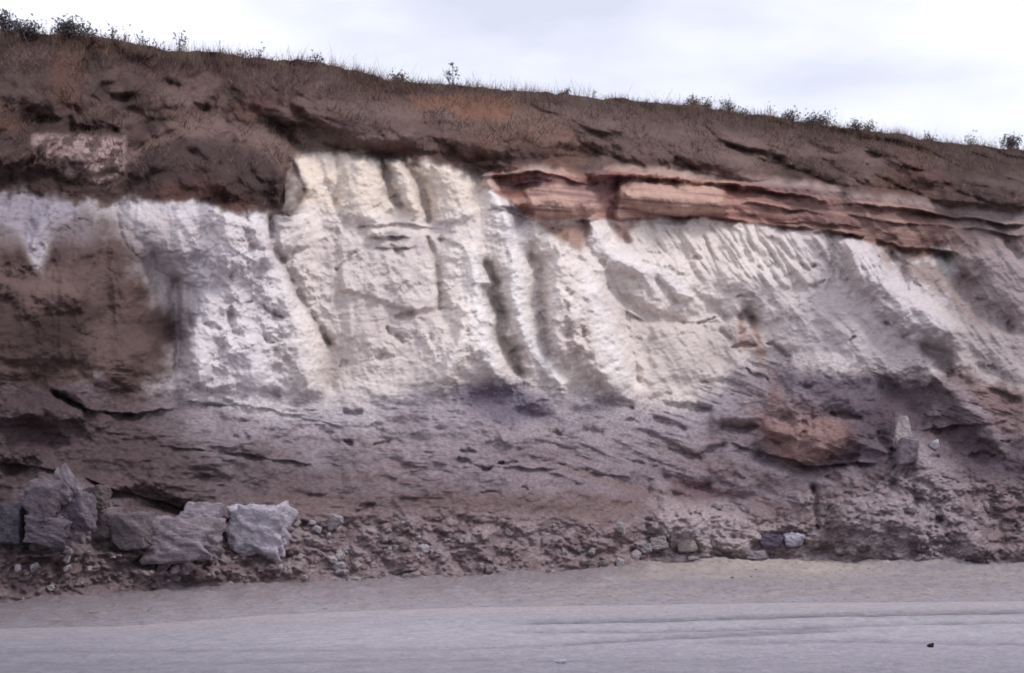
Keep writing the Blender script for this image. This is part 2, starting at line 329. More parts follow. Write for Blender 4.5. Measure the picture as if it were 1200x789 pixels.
mix(C(.075,.052,.060), poly([(1080,430),(1130,470),(1200,540),(1500,560),(1500,640),(1180,610),(1110,540),(1060,500),(1010,520),(960,552),(1000,500),(1040,450)], 16)*.7)
mix(C(.10,.072,.074), poly([(330,540),(520,570),(700,590),(720,605),(500,600),(340,600)], 16)*.5)
# rubble
mix(RBL, rub*.7); mix(C(.27,.225,.245), poly([(1075,520),(1110,560),(1160,640),(1100,660),(990,655),(985,600),(1040,560)], 20)*.7); mix(GYL, rub*sstep(.45, .8, c1)*.5); mix(BRD*1.2, rub*sstep(.55, .95, c2)*.4); mix(GYL*1.1, rub*sstep(.8, .9, c3)*.35)
mix(GYL*1.15, poly([(770,590),(850,588),(890,620),(960,625),(950,655),(800,655),(755,630)], 14)*.85)
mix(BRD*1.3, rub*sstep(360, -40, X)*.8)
mix(C(.30,.26,.28), poly([(25,580),(70,560),(135,590),(140,630),(40,640)], 16)*.7)
mix(C(.34,.30,.33), sstep(105, 5, WY-WB + 50*n_a)*sstep(150,260,WX)*sstep(1000,800,WX)*.75)
# white face
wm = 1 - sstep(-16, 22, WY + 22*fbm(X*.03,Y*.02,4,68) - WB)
mix(WH, wm); mix(WHC, wm*sstep(380, 300, WX)*.9); mix(WHY, wm*poly([(335,175),(560,190),(556,240),(500,256),(350,240)], 12)*.95)
mix(WHG, wm*sstep(-.05, .4, n_a)*.45); mix(WHG*.95, wm*sstep(.12, .4, n_b)*.3); mix(C(.72,.67,.66), wm*sstep(.15, .45, -n_b)*.5)
mix(WHG, wm*poly([(395,270),(500,275),(512,360),(505,440),(400,455),(385,380),(350,320)], 20)*.50)
mix(C(.53,.44,.42), wm*poly([(640,380),(690,370),(700,420),(660,430)], 10)*.35)
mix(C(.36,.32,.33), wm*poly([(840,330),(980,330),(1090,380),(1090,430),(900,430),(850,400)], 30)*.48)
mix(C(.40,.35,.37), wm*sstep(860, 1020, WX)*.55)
mix(C(.74,.71,.70), wm*line([(572,215),(592,255),(606,300),(607,360),(618,400),(655,450)], 11)*.7)
mix(C(.74,.71,.70), wm*line([(555,300),(565,370),(580,435)], 13)*.6); mix(C(.74,.70,.69), wm*line([(690,330),(712,390),(732,455)], 14)*.6)  # sunlit right sides of the buttresses painted paler
mix(C(.70,.66,.67), wm*line([(690,268),(720,300),(800,340)], 16)*.5); mix(C(.66,.66,.72), wm*line([(1000,292),(1030,320),(1110,395)], 18)*.12)
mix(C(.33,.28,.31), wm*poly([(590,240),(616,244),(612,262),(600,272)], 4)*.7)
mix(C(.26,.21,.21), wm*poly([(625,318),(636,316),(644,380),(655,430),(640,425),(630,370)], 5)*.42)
for p, w, k in [(GUL[0][0],5,.45),(GUL[1][0],12,.4),(GUL[4][0],6,.5),(GUL[5][0],6,.45),(GUL[6][0],4,.45),(GUL[9][0],9,.6),(GUL[12][0],9,.4)]:
    mix(C(.24,.20,.19), wm*line(p, w)*k)                   # darker grey-brown tone along the gullies
mix(C(.30,.24,.23), wm*poly([(738,350),(760,372),(850,375),(880,400),(850,440),(760,455),(742,400)], 14)*.30)
mix(RST*1.1, (line([(868,370),(872,410)], 7)+line([(884,375),(892,425)], 8))*.55); mix(BRD, line([(874,366),(882,374)], 7)*.8)
mix(RST*.9, line([(905,435),(910,455),(900,480)], 9)*.25)
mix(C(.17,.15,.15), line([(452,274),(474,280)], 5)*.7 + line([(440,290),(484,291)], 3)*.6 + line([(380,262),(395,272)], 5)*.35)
mix(C(.12,.10,.14), poly([(530,456),(570,446),(610,452),(645,470),(640,492),(600,500),(550,484)], 10)*.75)
mix(WHC*.75, poly([(225,440),(330,455),(420,462),(480,470),(440,500),(330,492),(240,472)], 16)*.5)
mix(WHG*.55, wm*sstep(190, 20, X)*.6)
# left brown wash over the face, keeping the pale V
mix(C(.26,.21,.21), wm*poly([(120,255),(190,262),(228,300),(222,340),(214,440),(150,450)], 20)*.6)
br = poly([(-1500,262),(0,262),(14,268),(30,290),(40,318),(48,318),(56,285),(70,262),(100,250),(130,253),(158,300),(188,335),(206,390),(203,440),(150,462),(110,450),(-1500,455)], np.where(X<110,7,20), X+np.where(X<110,8,34)*fbm(X*.025,Y*.02,4,27), Y+np.where(X<110,8,20)*fbm(X*.03,Y*.03,4,28))
mix(HI*1.12, br*.97); mix(HID, br*sstep(-.1, .3, n_a)*.7); mix(HID, poly([(-1500,340),(0,345),(90,385),(110,425),(-1500,420)], 14)*.6)
mix(HI2, br*poly([(-10,305),(60,315),(100,350),(60,350),(-10,335)], 9)*.6)
mix(C(.20,.165,.175), wm*sstep(125, 95, WX)*sstep(300,270,WY)*.85)
mix(C(.34,.31,.365), wm*poly([(-10,228),(30,222),(95,236),(88,256),(60,268),(50,300),(40,310),(30,280),(-10,248)], 5)*(1-.4*sstep(0, .3, n_b))*.62)
# red beds
rd = wm*sstep(-3, 3, RB-WY)*sstep(566, 585, WX)
mix(RD, rd); mix(RDL, rd*poly([(612,216),(690,214),(706,238),(700,256),(628,254),(620,238)], 5)*.85); mix(RDL*.95, rd*poly([(722,212),(850,212),(850,252),(722,252)], 5)*.8)
rb = fbm(X*.008, (Y-X*.08)*.11, 4, 81)
mix(RDL, rd*sstep(.0, .25, rb)*.6); mix(MAR, rd*sstep(.02, .3, -rb)*.75)
mix(C(.17,.105,.095), rd*sstep(840, 990, X)*.85); mix(RDL*.8, rd*sstep(.05,.3,fbm(X*.012,(Y-X*.14)*.13,4,82))*sstep(860,950,X)*.55)
mix(MAR, rd*poly([(566,208),(600,214),(625,205),(700,208),(770,206),(720,222),(700,226),(650,214),(600,226)], 4)*.8)
mix(MAR*1.2, rd*line([(705,220),(712,250)], 8)*.7)
mix(C(.38,.30,.26), rd*line([(590,200),(640,197),(660,199)], 4.5)*.8 + rd*line([(700,200),(720,196),(800,201),(870,209)], 4)*.8)
mix(C(.30,.235,.215), rd*line([(860,208),(960,219),(1040,232),(1120,244),(1200,250),(1500,285)], 5, False)*.8)
mix(RST*.85, poly([(630,262),(688,262),(682,296),(668,290),(648,278)], 5)*.75); mix(RST*1.1, poly([(712,262),(742,262),(738,284),(724,282)], 5)*.6)
mix(C(.52,.38,.33), wm*poly([(560,205),(580,205),(584,224),(564,222)], 5)*.6)
mix(C(.17,.105,.08), poly([(1025,285),(1180,300),(1140,340),(1160,390),(1120,370),(1080,330),(1030,310)], 10)*.62*sstep(-.25, .15, n_b+.2))
mix(MAR, line([(1100,295),(1125,315),(1135,335),(1155,368)], 10)*.55); mix(C(.50,.49,.47), poly([(1092,290),(1110,292),(1128,315),(1115,325),(1098,305)], 6)*.8)
mix(C(.34,.27,.27), wm*poly([(1150,290),(1200,295),(1500,330),(1500,430),(1200,400),(1150,370)], 16)*.7); mix(C(.25,.205,.205), wm*sstep(1080, 1150, WX)*.65)
# overburden
hsave = hill; hill = hillc
mix(HI, hill); mix(HI2, hill*sstep(-.1, .35, n_a)*.7); mix(HID, hill*sstep(.0, .35, -n_b)*.45)
crease_shade = ridged(hx2/75*.8+3, hy/75*1.5, 4, 84); mix(HID*1.15, hill*sstep(.62, .92, crease_shade)*.7); mix(HI2*1.1, hill*sstep(.5, .3, crease_shade)*.5)  # scrub tone; creases darkened and mounds lightened in colour to stand in for shading
mix(HI2*1.05, hill*poly([(340,150),(560,120),(700,130),(900,160),(920,200),(700,190),(560,180),(350,175)], 22)*.55)
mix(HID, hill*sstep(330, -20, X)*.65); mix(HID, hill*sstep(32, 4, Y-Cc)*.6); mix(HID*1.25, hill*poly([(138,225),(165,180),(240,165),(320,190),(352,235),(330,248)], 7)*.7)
mix(HI*(1.05), (.8+.5*n_b)*poly([(328,172),(344,182),(349,197),(361,215),(357,236),(340,254),(320,252)], 4)); mix(HI2*1.15, hill*poly([(150,175),(190,150),(250,135),(320,150),(350,185),(352,225),(340,205),(310,175),(250,158),(190,165),(145,215)], 8)*.8); mix(HID*1.2, hill*poly([(136,235),(150,195),(185,170),(245,160),(300,172),(332,200),(345,236),(330,250),(240,240)], 6)*.6)
mix(RUSTH*.9, hill*poly([(480,112),(600,108),(595,140),(540,142),(520,128),(490,128)], 7)*.7)
mix(C(.31,.22,.21), hill*poly([(38,158),(90,160),(148,162),(150,195),(120,215),(80,205),(60,185),(40,180)], 5)*(.15+.75*sstep(-.25,.15,n_b+n_d*.4)))
mix(RUSTH*.8, hill*sstep(.1, .4, n_c)*.3); mix(C(.10,.085,.06), hill*sstep(18, 2, Y-Cc)*sstep(-.1,.2,n_b)*.5)
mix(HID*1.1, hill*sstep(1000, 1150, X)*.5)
hill = hsave
K *= (1 + .10*n_d + .10*n_b)[..., None]
K = np.clip(K, .02, .85)

# ------------------------------------------------------------------ world positions
bx, by, bz = ray(X[0], base_c(X[0])); tb = -CAMH/bz
N0 = (NX*bx + NY*by)*tb
def place(x, y, s, n0):
    a, b, c = ray(x, y); d = (n0 + s)/(NX*a + NY*b); return a*d, b*d, CAMH + c*d
PX, PY, PZ = place(X, Y, S, N0[None, :])
def surf(x, y):
    """point of the relief seen at a photo pixel"""
    i = int(np.argmin(np.abs(xs-x))); b = base_c(x); j = int(np.argmin(np.abs(Y[:, i]-y)))
    return Vector((PX[j, i], PY[j, i], PZ[j, i]))
def depth_at(x, y):
    p = surf(x, y); return p.y
def ground_at(x, y):
    a, b, c = ray(x, y); t = -CAMH/c; return Vector((a*t, b*t, 0))
# buried foot, and the plateau behind the crest
foot = [(PX[0] - NX*0, PY[0], PZ[0]*0 - .4)]
rows = [(PX[0] + .0*NX, PY[0], np.full(NU, -.45))]
back = []
kx, ky, kz = PX[-1], PY[-1], PZ[-1]
dd = [.12,.3,.55,.9,1.4,2,3,4.5,7,11,18,30,50,90]
wid = X[-1]
for q in dd:
    nx_ = kx + NX*q; ny_ = ky + NY*q
    nz_ = kz - .10*q*min(1, 3/max(q, 1)) - .25*(1-math.exp(-q*.8)) + .10*fbm(nx_*.7, ny_*.7, 3, 95)*min(1, q)
    back.append((nx_, ny_, nz_))
AX = np.vstack([rows[0][0][None], PX] + [b[0][None] for b in back]); AY = np.vstack([rows[0][1][None], PY] + [b[1][None] for b in back]); AZ = np.vstack([rows[0][2][None], PZ] + [b[2][None] for b in back])
KK = np.concatenate([K[:1], K] + [K[-1:]]*len(back), 0)
# region of each quad: 0 debris slope, 1 face, 2 hillside
reg = np.where(hill > .5, 2, np.where(low > .5, 0, 1)); 
reg = np.vstack([reg[:1], reg] + [np.full((1, NU), 2)]*len(back))
P3 = np.stack([AX, AY, AZ], -1)
du = np.gradient(P3, axis=1); dv = np.gradient(P3, axis=0); NR = np.cross(du, dv); NR /= np.linalg.norm(NR, axis=-1, keepdims=True) + 1e-12

# ------------------------------------------------------------------ materials
def rock_mat(name, bump=.5, scales=(9, 45), rough=.95, mott=.22, spec=.12, col=None):
    m = bpy.data.materials.new(name); m.use_nodes = True; t = m.node_tree; t.nodes.clear(); l = t.links.new
    o = t.nodes.new('ShaderNodeOutputMaterial'); b = t.nodes.new('ShaderNodeBsdfPrincipled'); l(b.outputs[0], o.inputs[0])
    b.inputs['Roughness'].default_value = rough; b.inputs['Specular IOR Level'].default_value = spec
    g = t.nodes.new('ShaderNodeNewGeometry'); at = t.nodes.new('ShaderNodeAttribute'); at.attribute_name = 'Col'
    na = t.nodes.new('ShaderNodeTexNoise'); na.inputs['Scale'].default_value = scales[0]; na.inputs['Detail'].default_value = 8; na.inputs['Roughness'].default_value = .62
    nb = t.nodes.new('ShaderNodeTexNoise'); nb.inputs['Scale'].default_value = scales[1]; nb.inputs['Detail'].default_value = 5; nb.inputs['Roughness'].default_value = .6
    mpp = t.nodes.new('ShaderNodeMapping'); mpp.inputs['Scale'].default_value = (1, 1, 1.9); l(g.outputs['Position'], mpp.inputs[0])
    l(mpp.outputs[0], na.inputs['Vector']); l(mpp.outputs[0], nb.inputs['Vector'])
    mr = t.nodes.new('ShaderNodeMapRange'); mr.inputs[1].default_value = .3; mr.inputs[2].default_value = .7; mr.inputs[3].default_value = 1-mott; mr.inputs[4].default_value = 1+mott
    l(na.outputs['Fac'], mr.inputs[0])
    vm = t.nodes.new('ShaderNodeVectorMath'); vm.operation = 'SCALE'; l(mr.outputs[0], vm.inputs['Scale'])
    if col is None: l(at.outputs['Color'], vm.inputs[0])
    else:
        vm.inputs[0].default_value = col
    l(vm.outputs[0], b.inputs['Base Color'])
    ad = t.nodes.new('ShaderNodeMath'); ad.operation = 'MULTIPLY_ADD'; ad.inputs[1].default_value = .35; l(nb.outputs['Fac'], ad.inputs[0]); l(na.outputs['Fac'], ad.inputs[2])
    bp = t.nodes.new('ShaderNodeBump'); bp.inputs['Strength'].default_value = bump; bp.inputs['Distance'].default_value = .08
    l(ad.outputs[0], bp.inputs['Height']); l(bp.outputs[0], b.inputs['Normal'])
    return m
M_face = rock_mat('weathered_kaolin', .42, mott=.12); M_deb = rock_mat('debris_soil', .5, (12, 60), mott=.35); M_hill = rock_mat('brown_overburden', .6, (7, 50), mott=.2)
M_road = rock_mat('dusty_road', .5, (16, 70), mott=.14); M_gr = rock_mat('dusty_ground', .3, (4, 40), mott=.12, col=(.30,.27,.30))
M_stone = rock_mat('stone', .8, (14, 60), mott=.25)

def tag(o, label=None, cat=None, group=None, kind=None):
    if label: o['label'] = label
    if cat: o['category'] = cat
    if group: o['group'] = group
    if kind: o['kind'] = kind
    return o
def grid_mesh(name, P3, K, N, keep, mat):
    R_, U_ = P3.shape[:2]; idx = np.arange(R_*U_).reshape(R_, U_)
    q = np.stack([idx[:-1,:-1], idx[:-1,1:], idx[1:,1:], idx[1:,:-1]], -1)[keep].reshape(-1, 4)
    used, inv = np.unique(q, return_inverse=True); q = inv.reshape(-1, 4)
    me = bpy.data.meshes.new(name); V = P3.reshape(-1, 3)[used]
    me.vertices.add(len(V)); me.vertices.foreach_set('co', V.astype(np.float32).ravel())
    me.loops.add(q.size); me.loops.foreach_set('vertex_index', q.astype(np.int32).ravel())
    me.polygons.add(len(q)); me.polygons.foreach_set('loop_start', np.arange(0, q.size, 4, dtype=np.int32))
    me.update(calc_edges=True)
    at = me.attributes.new('Col', 'FLOAT_COLOR', 'POINT'); c = np.ones((len(V), 4), np.float32); c[:, :3] = K.reshape(-1, 3)[used]; at.data.foreach_set('color', c.ravel())
    me.polygons.foreach_set('use_smooth', np.ones(len(q), bool))
    if N is not None: me.normals_split_custom_set_from_vertices(N.reshape(-1, 3)[used])
    me.materials.append(mat); o = bpy.data.objects.new(name, me); COL.objects.link(o); return o
qr = reg[:-1, :-1]
flip = NR[..., 1].mean() > 0
if flip: NR = -NR
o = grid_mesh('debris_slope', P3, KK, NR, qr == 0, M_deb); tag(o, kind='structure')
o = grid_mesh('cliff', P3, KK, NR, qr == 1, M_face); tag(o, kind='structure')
o = grid_mesh('hillside', P3, KK, NR, qr == 2, M_hill); tag(o, kind='structure')

# ------------------------------------------------------------------ ground sheets
def sheet(name, y0, y1, nrow, xstep, mat, zb, colf, zf, p=1.0):
    gx = np.concatenate([np.arange(-1500, -60, 14.), np.arange(-60, 1260, xstep), np.arange(1260, 2600, 14.)])
    t = np.linspace(0, 1, nrow)**p
    Xg = np.repeat(gx[None], nrow, 0); Yg = y0(Xg) + (y1(Xg)-y0(Xg))*t[:, None]
    a, b, c = ray(Xg, Yg); d = -CAMH/c; gx_, gy_ = a*d, b*d
    z = zb + zf(gx_, gy_, Xg, Yg)
    P = np.stack([gx_, gy_, z], -1)
    return grid_mesh(name, P, colf(gx_, gy_, Xg, Yg), None, np.ones((nrow-1, len(gx)-1), bool), mat)
def along(x, y): return x*_d[0] + y*_d[1], x*NX + y*NY
def verge_z(x, y, X_, Y_):
    t, n = along(x, y); f1, f2, c = cell(t*5, n*5, 23)
    e = sstep(0, 8, road_c(X_)-Y_)
    return e*(.05 + .045*fbm(t*.9, n*1.6, 3, 101) + .03*fbm(t*4, n*6, 3, 103) + .025*np.clip(f2-f1, 0, .4)*(c > .6)) + sstep(24, -2, Y_-base_c(X_))*np.clip(.03 + .12*fbm(t*1.1, n*1.2, 5, 121, .6), 0, .14)*(1+ .5*np.clip(f2-f1, 0, .5))
def verge_c(x, y, X_, Y_):
    t, n = along(x, y); a = fbm(t*.4, n*1.8, 4, 105); b = fbm(t*3, n*5, 3, 106)
    k = np.zeros(x.shape+(3,)); k[:] = C(.255,.225,.24)
    k += (C(.31,.265,.25)-k)*(sstep(-.1,.3,a)*.6*sstep(300,800,X_))[...,None]; k += (C(.20,.175,.185)-k)*(sstep(0,.3,b)*.45)[...,None]
    k += (C(.40,.34,.30)-k)*(sstep(26, 4, Y_-base_c(X_))*sstep(680,800,X_)*sstep(1100,950,X_)*.7)[...,None]
    k += (C(.27,.255,.28)-k)*(sstep(9, -3, road_c(X_)-Y_ + 16*fbm(X_*.02, Y_*.12, 4, 118))*.8)[...,None]; k += (C(.13,.11,.12)-k)*(sstep(.15,.45,fbm(t*6, n*14, 3, 119))*.5)[...,None]
    k += (C(.20,.165,.175)-k)*(sstep(22, 4, Y_-base_c(X_)+14*fbm(X_*.03,Y_*.06,4,122))*sstep(900,650,X_)*.8)[...,None]
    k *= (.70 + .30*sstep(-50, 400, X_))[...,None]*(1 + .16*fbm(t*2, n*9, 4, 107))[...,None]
    return k
def trk(X_, Y_, pts, w):
    ys = np.interp(X_, [q[0] for q in pts], [q[1] for q in pts]); e = sstep(pts[0][0]-5, pts[0][0]+60, X_)*sstep(pts[-1][0]+5, pts[-1][0]-60, X_)
    return e*np.exp(-((Y_-ys + 1.2*fbm(X_*.02, ys*.1, 3, 108))/w)**2)
TR = [([(585,731),(700,729),(1000,721),(1300,716)], 2.8, .9), ([(590,741),(760,741),(1000,734),(1250,728)], 2.2, .6), ([(640,757),(800,747),(960,740),(1010,740)], 3, .8),
      ([(800,755),(1000,752),(1200,756),(1500,750)], 2.6, .5), ([(-100,766),(200,763),(500,762),(700,756)], 2.4, .35), ([(0,780),(500,775),(900,776)], 2.5, .25), ([(990,690),(1060,686),(1200,684)], 3, .4)]
def road_z(x, y, X_, Y_):
    t, n = along(x, y); z = .010*fbm(t*.5, n*2.5, 3, 110) + .006*fbm(t*2.5, n*9, 3, 111) 
    for p, w, a in TR: z = z - .035*a*trk(X_, Y_, p, w) + .012*a*trk(X_, Y_-4, p, w)
    e = sstep(0, 10, Y_-road_c(X_)); return z*e
def road_col(x, y, X_, Y_):
    t, n = along(x, y); a = fbm(t*.25, n*3.5, 4, 113); b = fbm(t*1.5, n*12, 4, 114)
    k = np.zeros(x.shape+(3,)); k[:] = C(.30,.28,.318)
    k += (C(.315,.30,.33)-k)*(sstep(-.1,.3,a)*.6)[...,None]; k += (C(.37,.35,.375)-k)*(sstep(10,24,Y_-road_c(X_))*sstep(60,30,Y_-road_c(X_))*sstep(100,500,X_)*.5)[...,None]
    k += (C(.22,.20,.25)-k)*(sstep(0,.35,b)*.35)[...,None]
    k += (C(.36,.32,.32)-k)*(sstep(18,0,Y_-road_c(X_))*.6)[...,None]
    k *= (.78 + .22*sstep(-100, 500, X_))[...,None]*(1 - .22*sstep(748, 800, Y_))[...,None]*(1+.18*.5*fbm(t*1.2, n*22, 4, 116)+.16*fbm(t*3, n*6, 5, 123, .65)+.10*fbm(t*9, n*30, 3, 117))[...,None]  # darkening towards the near edge is mostly vignetting painted into the colour
    for p, w, s_ in TR: k += (C(.10,.09,.105)-k)*(trk(X_, Y_, p, w)*s_*.8*(.65+.9*np.clip(b+.3,0,1)))[...,None]
    return k
o = sheet('verge', lambda x: base_c(x)-10, road_c, 90, 2.0, M_road, .012, verge_c, verge_z); tag(o, kind='structure')
o = sheet('road', road_c, lambda x: 1500+0*x, 260, 2.5, M_road, .012, road_col, road_z, 1.7); tag(o, kind='structure')
me = bpy.data.meshes.new('ground'); G = 1500.
me.from_pydata([(-G,-G,-.05),(G,-G,-.05),(G,G,-.05),(-G,G,-.05)], [], [(0,1,2,3)]); me.materials.append(M_gr)
o = bpy.data.objects.new('ground', me); COL.objects.link(o); tag(o, kind='structure')

# ------------------------------------------------------------------ rocks
def ico(sub):
    import bmesh
    bm = bmesh.new(); bmesh.ops.create_icosphere(bm, subdivisions=sub, radius=1)
    V = np.array([vv.co[:] for vv in bm.verts]); Fc = [[w.index for w in f.verts] for f in bm.faces]; bm.free(); return V, Fc
ICO = {k: ico(k) for k in (3, 5)}
def rock_mesh(name, size, seed, col, sub=5, planes=9, blocky=.6, rough=.05, point=0., col2=None, jit=.16):
    r = np.random.default_rng(seed); V, Fc = ICO[sub]
    ns = [(1,0,0),(-1,0,0),(0,1,0),(0,-1,0),(0,0,1),(0,0,-1)]; ns = [np.array(n)+r.normal(0, jit, 3) for n in ns]; hs = [blocky + r.uniform(0, .22) for _ in ns]
    for _ in range(planes):
        n = r.normal(0, 1, 3); ns.append(n); hs.append(blocky*1.12 + r.uniform(0, .35))
    R = np.full(len(V), 9.)
    for n, h in zip(ns, hs):
        n = n/np.linalg.norm(n); d = V@n; R = np.minimum(R, np.where(d > .05, h/np.maximum(d, .05), 9))
    Q = V*np.minimum(R, 1.25)[:, None]
    o1 = r.uniform(0, 50, 2)
    nn = fbm(Q[:,0]*2.2+Q[:,2]*1.3+o1[0], Q[:,1]*2.2+Q[:,2]*2.4+o1[1], 5, seed % 50, .6)
    n2 = ridged(Q[:,0]*1.4-Q[:,1]+o1[1], Q[:,2]*3+Q[:,1]*.5+o1[0], 4, seed % 31)
    Q = Q*(1 + rough*2.6*nn + rough*1.2*(n2-.5))[:, None]
    if point: Q[:, :2] *= (1 - point*np.clip(Q[:, 2:]+.3, 0, 1.1))
    mn, mxx = Q.min(0), Q.max(0); Q = (Q-(mn+mxx)/2)/(mxx-mn)*np.array(size)
    me = bpy.data.meshes.new(name); me.from_pydata(Q.tolist(), [], Fc)
    me.polygons.foreach_set('use_smooth', np.full(len(Fc), sub > 3))
    a = me.attributes.new('Col', 'FLOAT_COLOR', 'POINT'); c = np.ones((len(Q), 4), np.float32)
    base = np.array(col)[None]*np.ones((len(Q), 1)); c2 = np.array(col2 if col2 is not None else [q*.6 for q in col])
    w = sstep(-.05, .3, fbm(Q[:,0]/size[0]*3+Q[:,2]/size[2]*2+o1[0], Q[:,1]/size[1]*2+Q[:,2]/size[2]*4, 4, 7+seed % 40))[:, None]*.65
    c[:, :3] = base + (c2-base)*w; a.data.foreach_set('color', c.ravel()); me.materials.append(M_stone); return me
def mpp_at(x, y): return surf(x, y).y/F
def put_rock(name, x0, y0, x1, y1, seed, col, label, cat='rock', group=None, depthf=.8, push=.25, rz=None, **kw):
    """a rock filling the photo box x0..x1, y0..y1, standing on the slope"""
    xc, yc = (x0+x1)/2, (y0+y1)/2; p = surf(xc, min(y1, base_c(xc)-3)); k = p.y/F
    w, h = (x1-x0)*k, (y1-y0)*k*1.04; d = min(w, h*1.6)*depthf
    me = rock_mesh(name, (w, d, h), seed, col, **kw); o = bpy.data.objects.new(name, me); COL.objects.link(o)
    a, b, c = ray(xc, yc); t = (p.y - push*d)/b
    o.location = (a*t, b*t, CAMH + c*t); o.rotation_euler = (0, 0, math.radians(-12) if rz is None else rz)
    return tag(o, label, cat, group)
CH = (.46,.46,.50); CHW = (.47,.425,.48); GRL = (.155,.125,.145); GRB = (.23,.19,.20)
put_rock('chalk_block', 267, 589, 344, 656, 137, CHW, 'large pale chalk block with a flat top, right of the dark crack', 'boulder', depthf=.6, blocky=.62, planes=3, rough=.14, jit=.07, col2=(.27,.25,.29))
put_rock('chalk_block', 208, 589, 264, 650, 113, (.30,.255,.29), 'grey chalk block between the brightest block and the low rounded one', 'boulder', depthf=.6, push=.15, blocky=.56, planes=6, rough=.13, jit=.06)
put_rock('chalk_block', 170, 606, 258, 660, 129, (.27,.225,.25), 'low rounded grey block standing in front of the two chalk blocks', 'boulder', depthf=.6, push=.45, blocky=.58, planes=4, rough=.13, jit=.08)
put_rock('boulder', 130, 600, 178, 646, 134, (.165,.135,.145), 'dull grey boulder just left of the chalk blocks', 'boulder', blocky=.62, rough=.06)
put_rock('spire_rock', 57, 544, 92, 592, 145, (.22,.185,.21), 'small pointed rock topping the grey heap of boulders', 'rock', point=.8, blocky=.5, rough=.15)
put_rock('boulder', 28, 562, 72, 612, 156, GRL, 'lumpy grey boulder at the left shoulder of the heap, under the pointed rock', 'boulder', rough=.09)
put_rock('boulder', 66, 576, 112, 622, 167, (.175,.145,.18), 'purplish boulder in the middle of the heap below the pointed rock', 'boulder', push=.4, rough=.09)
put_rock('boulder', 98, 568, 128, 598, 178, (.14,.11,.11), 'small brownish boulder at the top right of the heap', 'boulder', rough=.08)
put_rock('boulder', 104, 596, 140, 634, 189, (.16,.135,.14), 'boxy brown-grey boulder at the right end of the heap', 'boulder', rough=.07)
put_rock('boulder', 30, 604, 84, 642, 190, (.14,.115,.135), 'broad low boulder at the bottom of the heap', 'boulder', push=.45, rough=.08)
put_rock('boulder', 54, 622, 76, 645, 191, (.15,.125,.14), 'little rounded boulder leaning on the foot of the heap', 'rock', push=.6, rough=.07)
put_rock('boulder', -12, 590, 32, 640, 192, (.09,.08,.10), 'dark bluish boulder cut by the left edge of the photo', 'boulder', rough=.07)
put_rock('spire_rock', 1046, 487, 1070, 534, 201, (.42,.36,.365), 'pale pointed rock sticking up from the dark slope at the right', 'rock', point=.7, blocky=.5, rough=.17)
put_rock('boulder', 1050, 512, 1078, 545, 202, (.24,.20,.225), 'grey-blue rock at the foot of the pale pointed rock', 'rock', rough=.08)
put_rock('white_stone', 1089, 515, 1101, 526, 203, (.55,.52,.55), 'small white stone right of the pale pointed rock', 'stone', rough=.06)
put_rock('pale_rock', 792, 626, 818, 648, 204, (.42,.36,.35), 'pale rock with a rounded top at the road end of the light debris', 'rock', rough=.07)
put_rock('pale_rock', 762, 628, 784, 646, 205, (.34,.29,.29), 'pale crumbly rock left of the rounded one at the toe of the bank', 'rock', rough=.09)
put_rock('pale_rock', 750, 637, 764, 650, 206, (.40,.36,.37), 'small pale rock at the left end of the light debris', 'rock', rough=.08)
put_rock('pale_rock', 832, 632, 848, 650, 207, (.46,.42,.42), 'small whitish rock near the toe, right of the rounded pale rock', 'rock', rough=.08)
put_rock('lilac_rock', 918, 624, 944, 642, 208, (.40,.37,.45), 'pale lilac rock beside a dark hollow near the road', 'rock', rough=.08)
put_rock('dark_rock', 888, 626, 920, 642, 209, (.13,.11,.15), 'dark purple rock left of the lilac rock', 'rock', rough=.08)
put_rock('flat_rock', 874, 645, 902, 658, 210, (.33,.29,.32), 'flat grey rock at the very foot of the bank', 'rock', rough=.06)
put_rock('flat_rock', 470, 670, 494, 684, 211, (.29,.25,.255), 'flat brownish rock at the foot of the bank, left of the middle', 'rock', rough=.06)
put_rock('pale_rock', 592, 612, 602, 628, 212, (.42,.37,.37), 'narrow pale stone standing on the debris slope', 'stone', rough=.06)
put_rock('pale_rock', 722, 612, 733, 626, 213, (.36,.32,.33), 'small grey-white stone high on the debris left of the light heap', 'stone', rough=.06)
put_rock('pale_rock', 384, 602, 402, 622, 214, (.34,.30,.32), 'upright grey stone on the slope right of the chalk blocks', 'stone', rough=.07)
put_rock('pale_rock', 404, 676, 424, 688, 215, (.36,.32,.34), 'pale stone on the verge edge below the debris', 'stone', rough=.07)
# stone on the road
def ground_stone(name, x, y, w, h, seed, col, label):
    p = ground_at(x, y); k = p.y/F; me = rock_mesh(name, (w*k, w*k*.8, h*k), seed, col, sub=3)
    o = bpy.data.objects.new(name, me); COL.objects.link(o); o.location = (p.x, p.y, h*k*.38); tag(o, label, 'stone')
ground_stone('dark_stone', 1091, 760, 8, 7, 301, (.03,.025,.03), 'small black stone lying on the road at the right')
ground_stone('pale_stone', 656, 779, 17, 7, 302, (.45,.43,.50), 'pale flat stone lying on the road near the bottom edge')
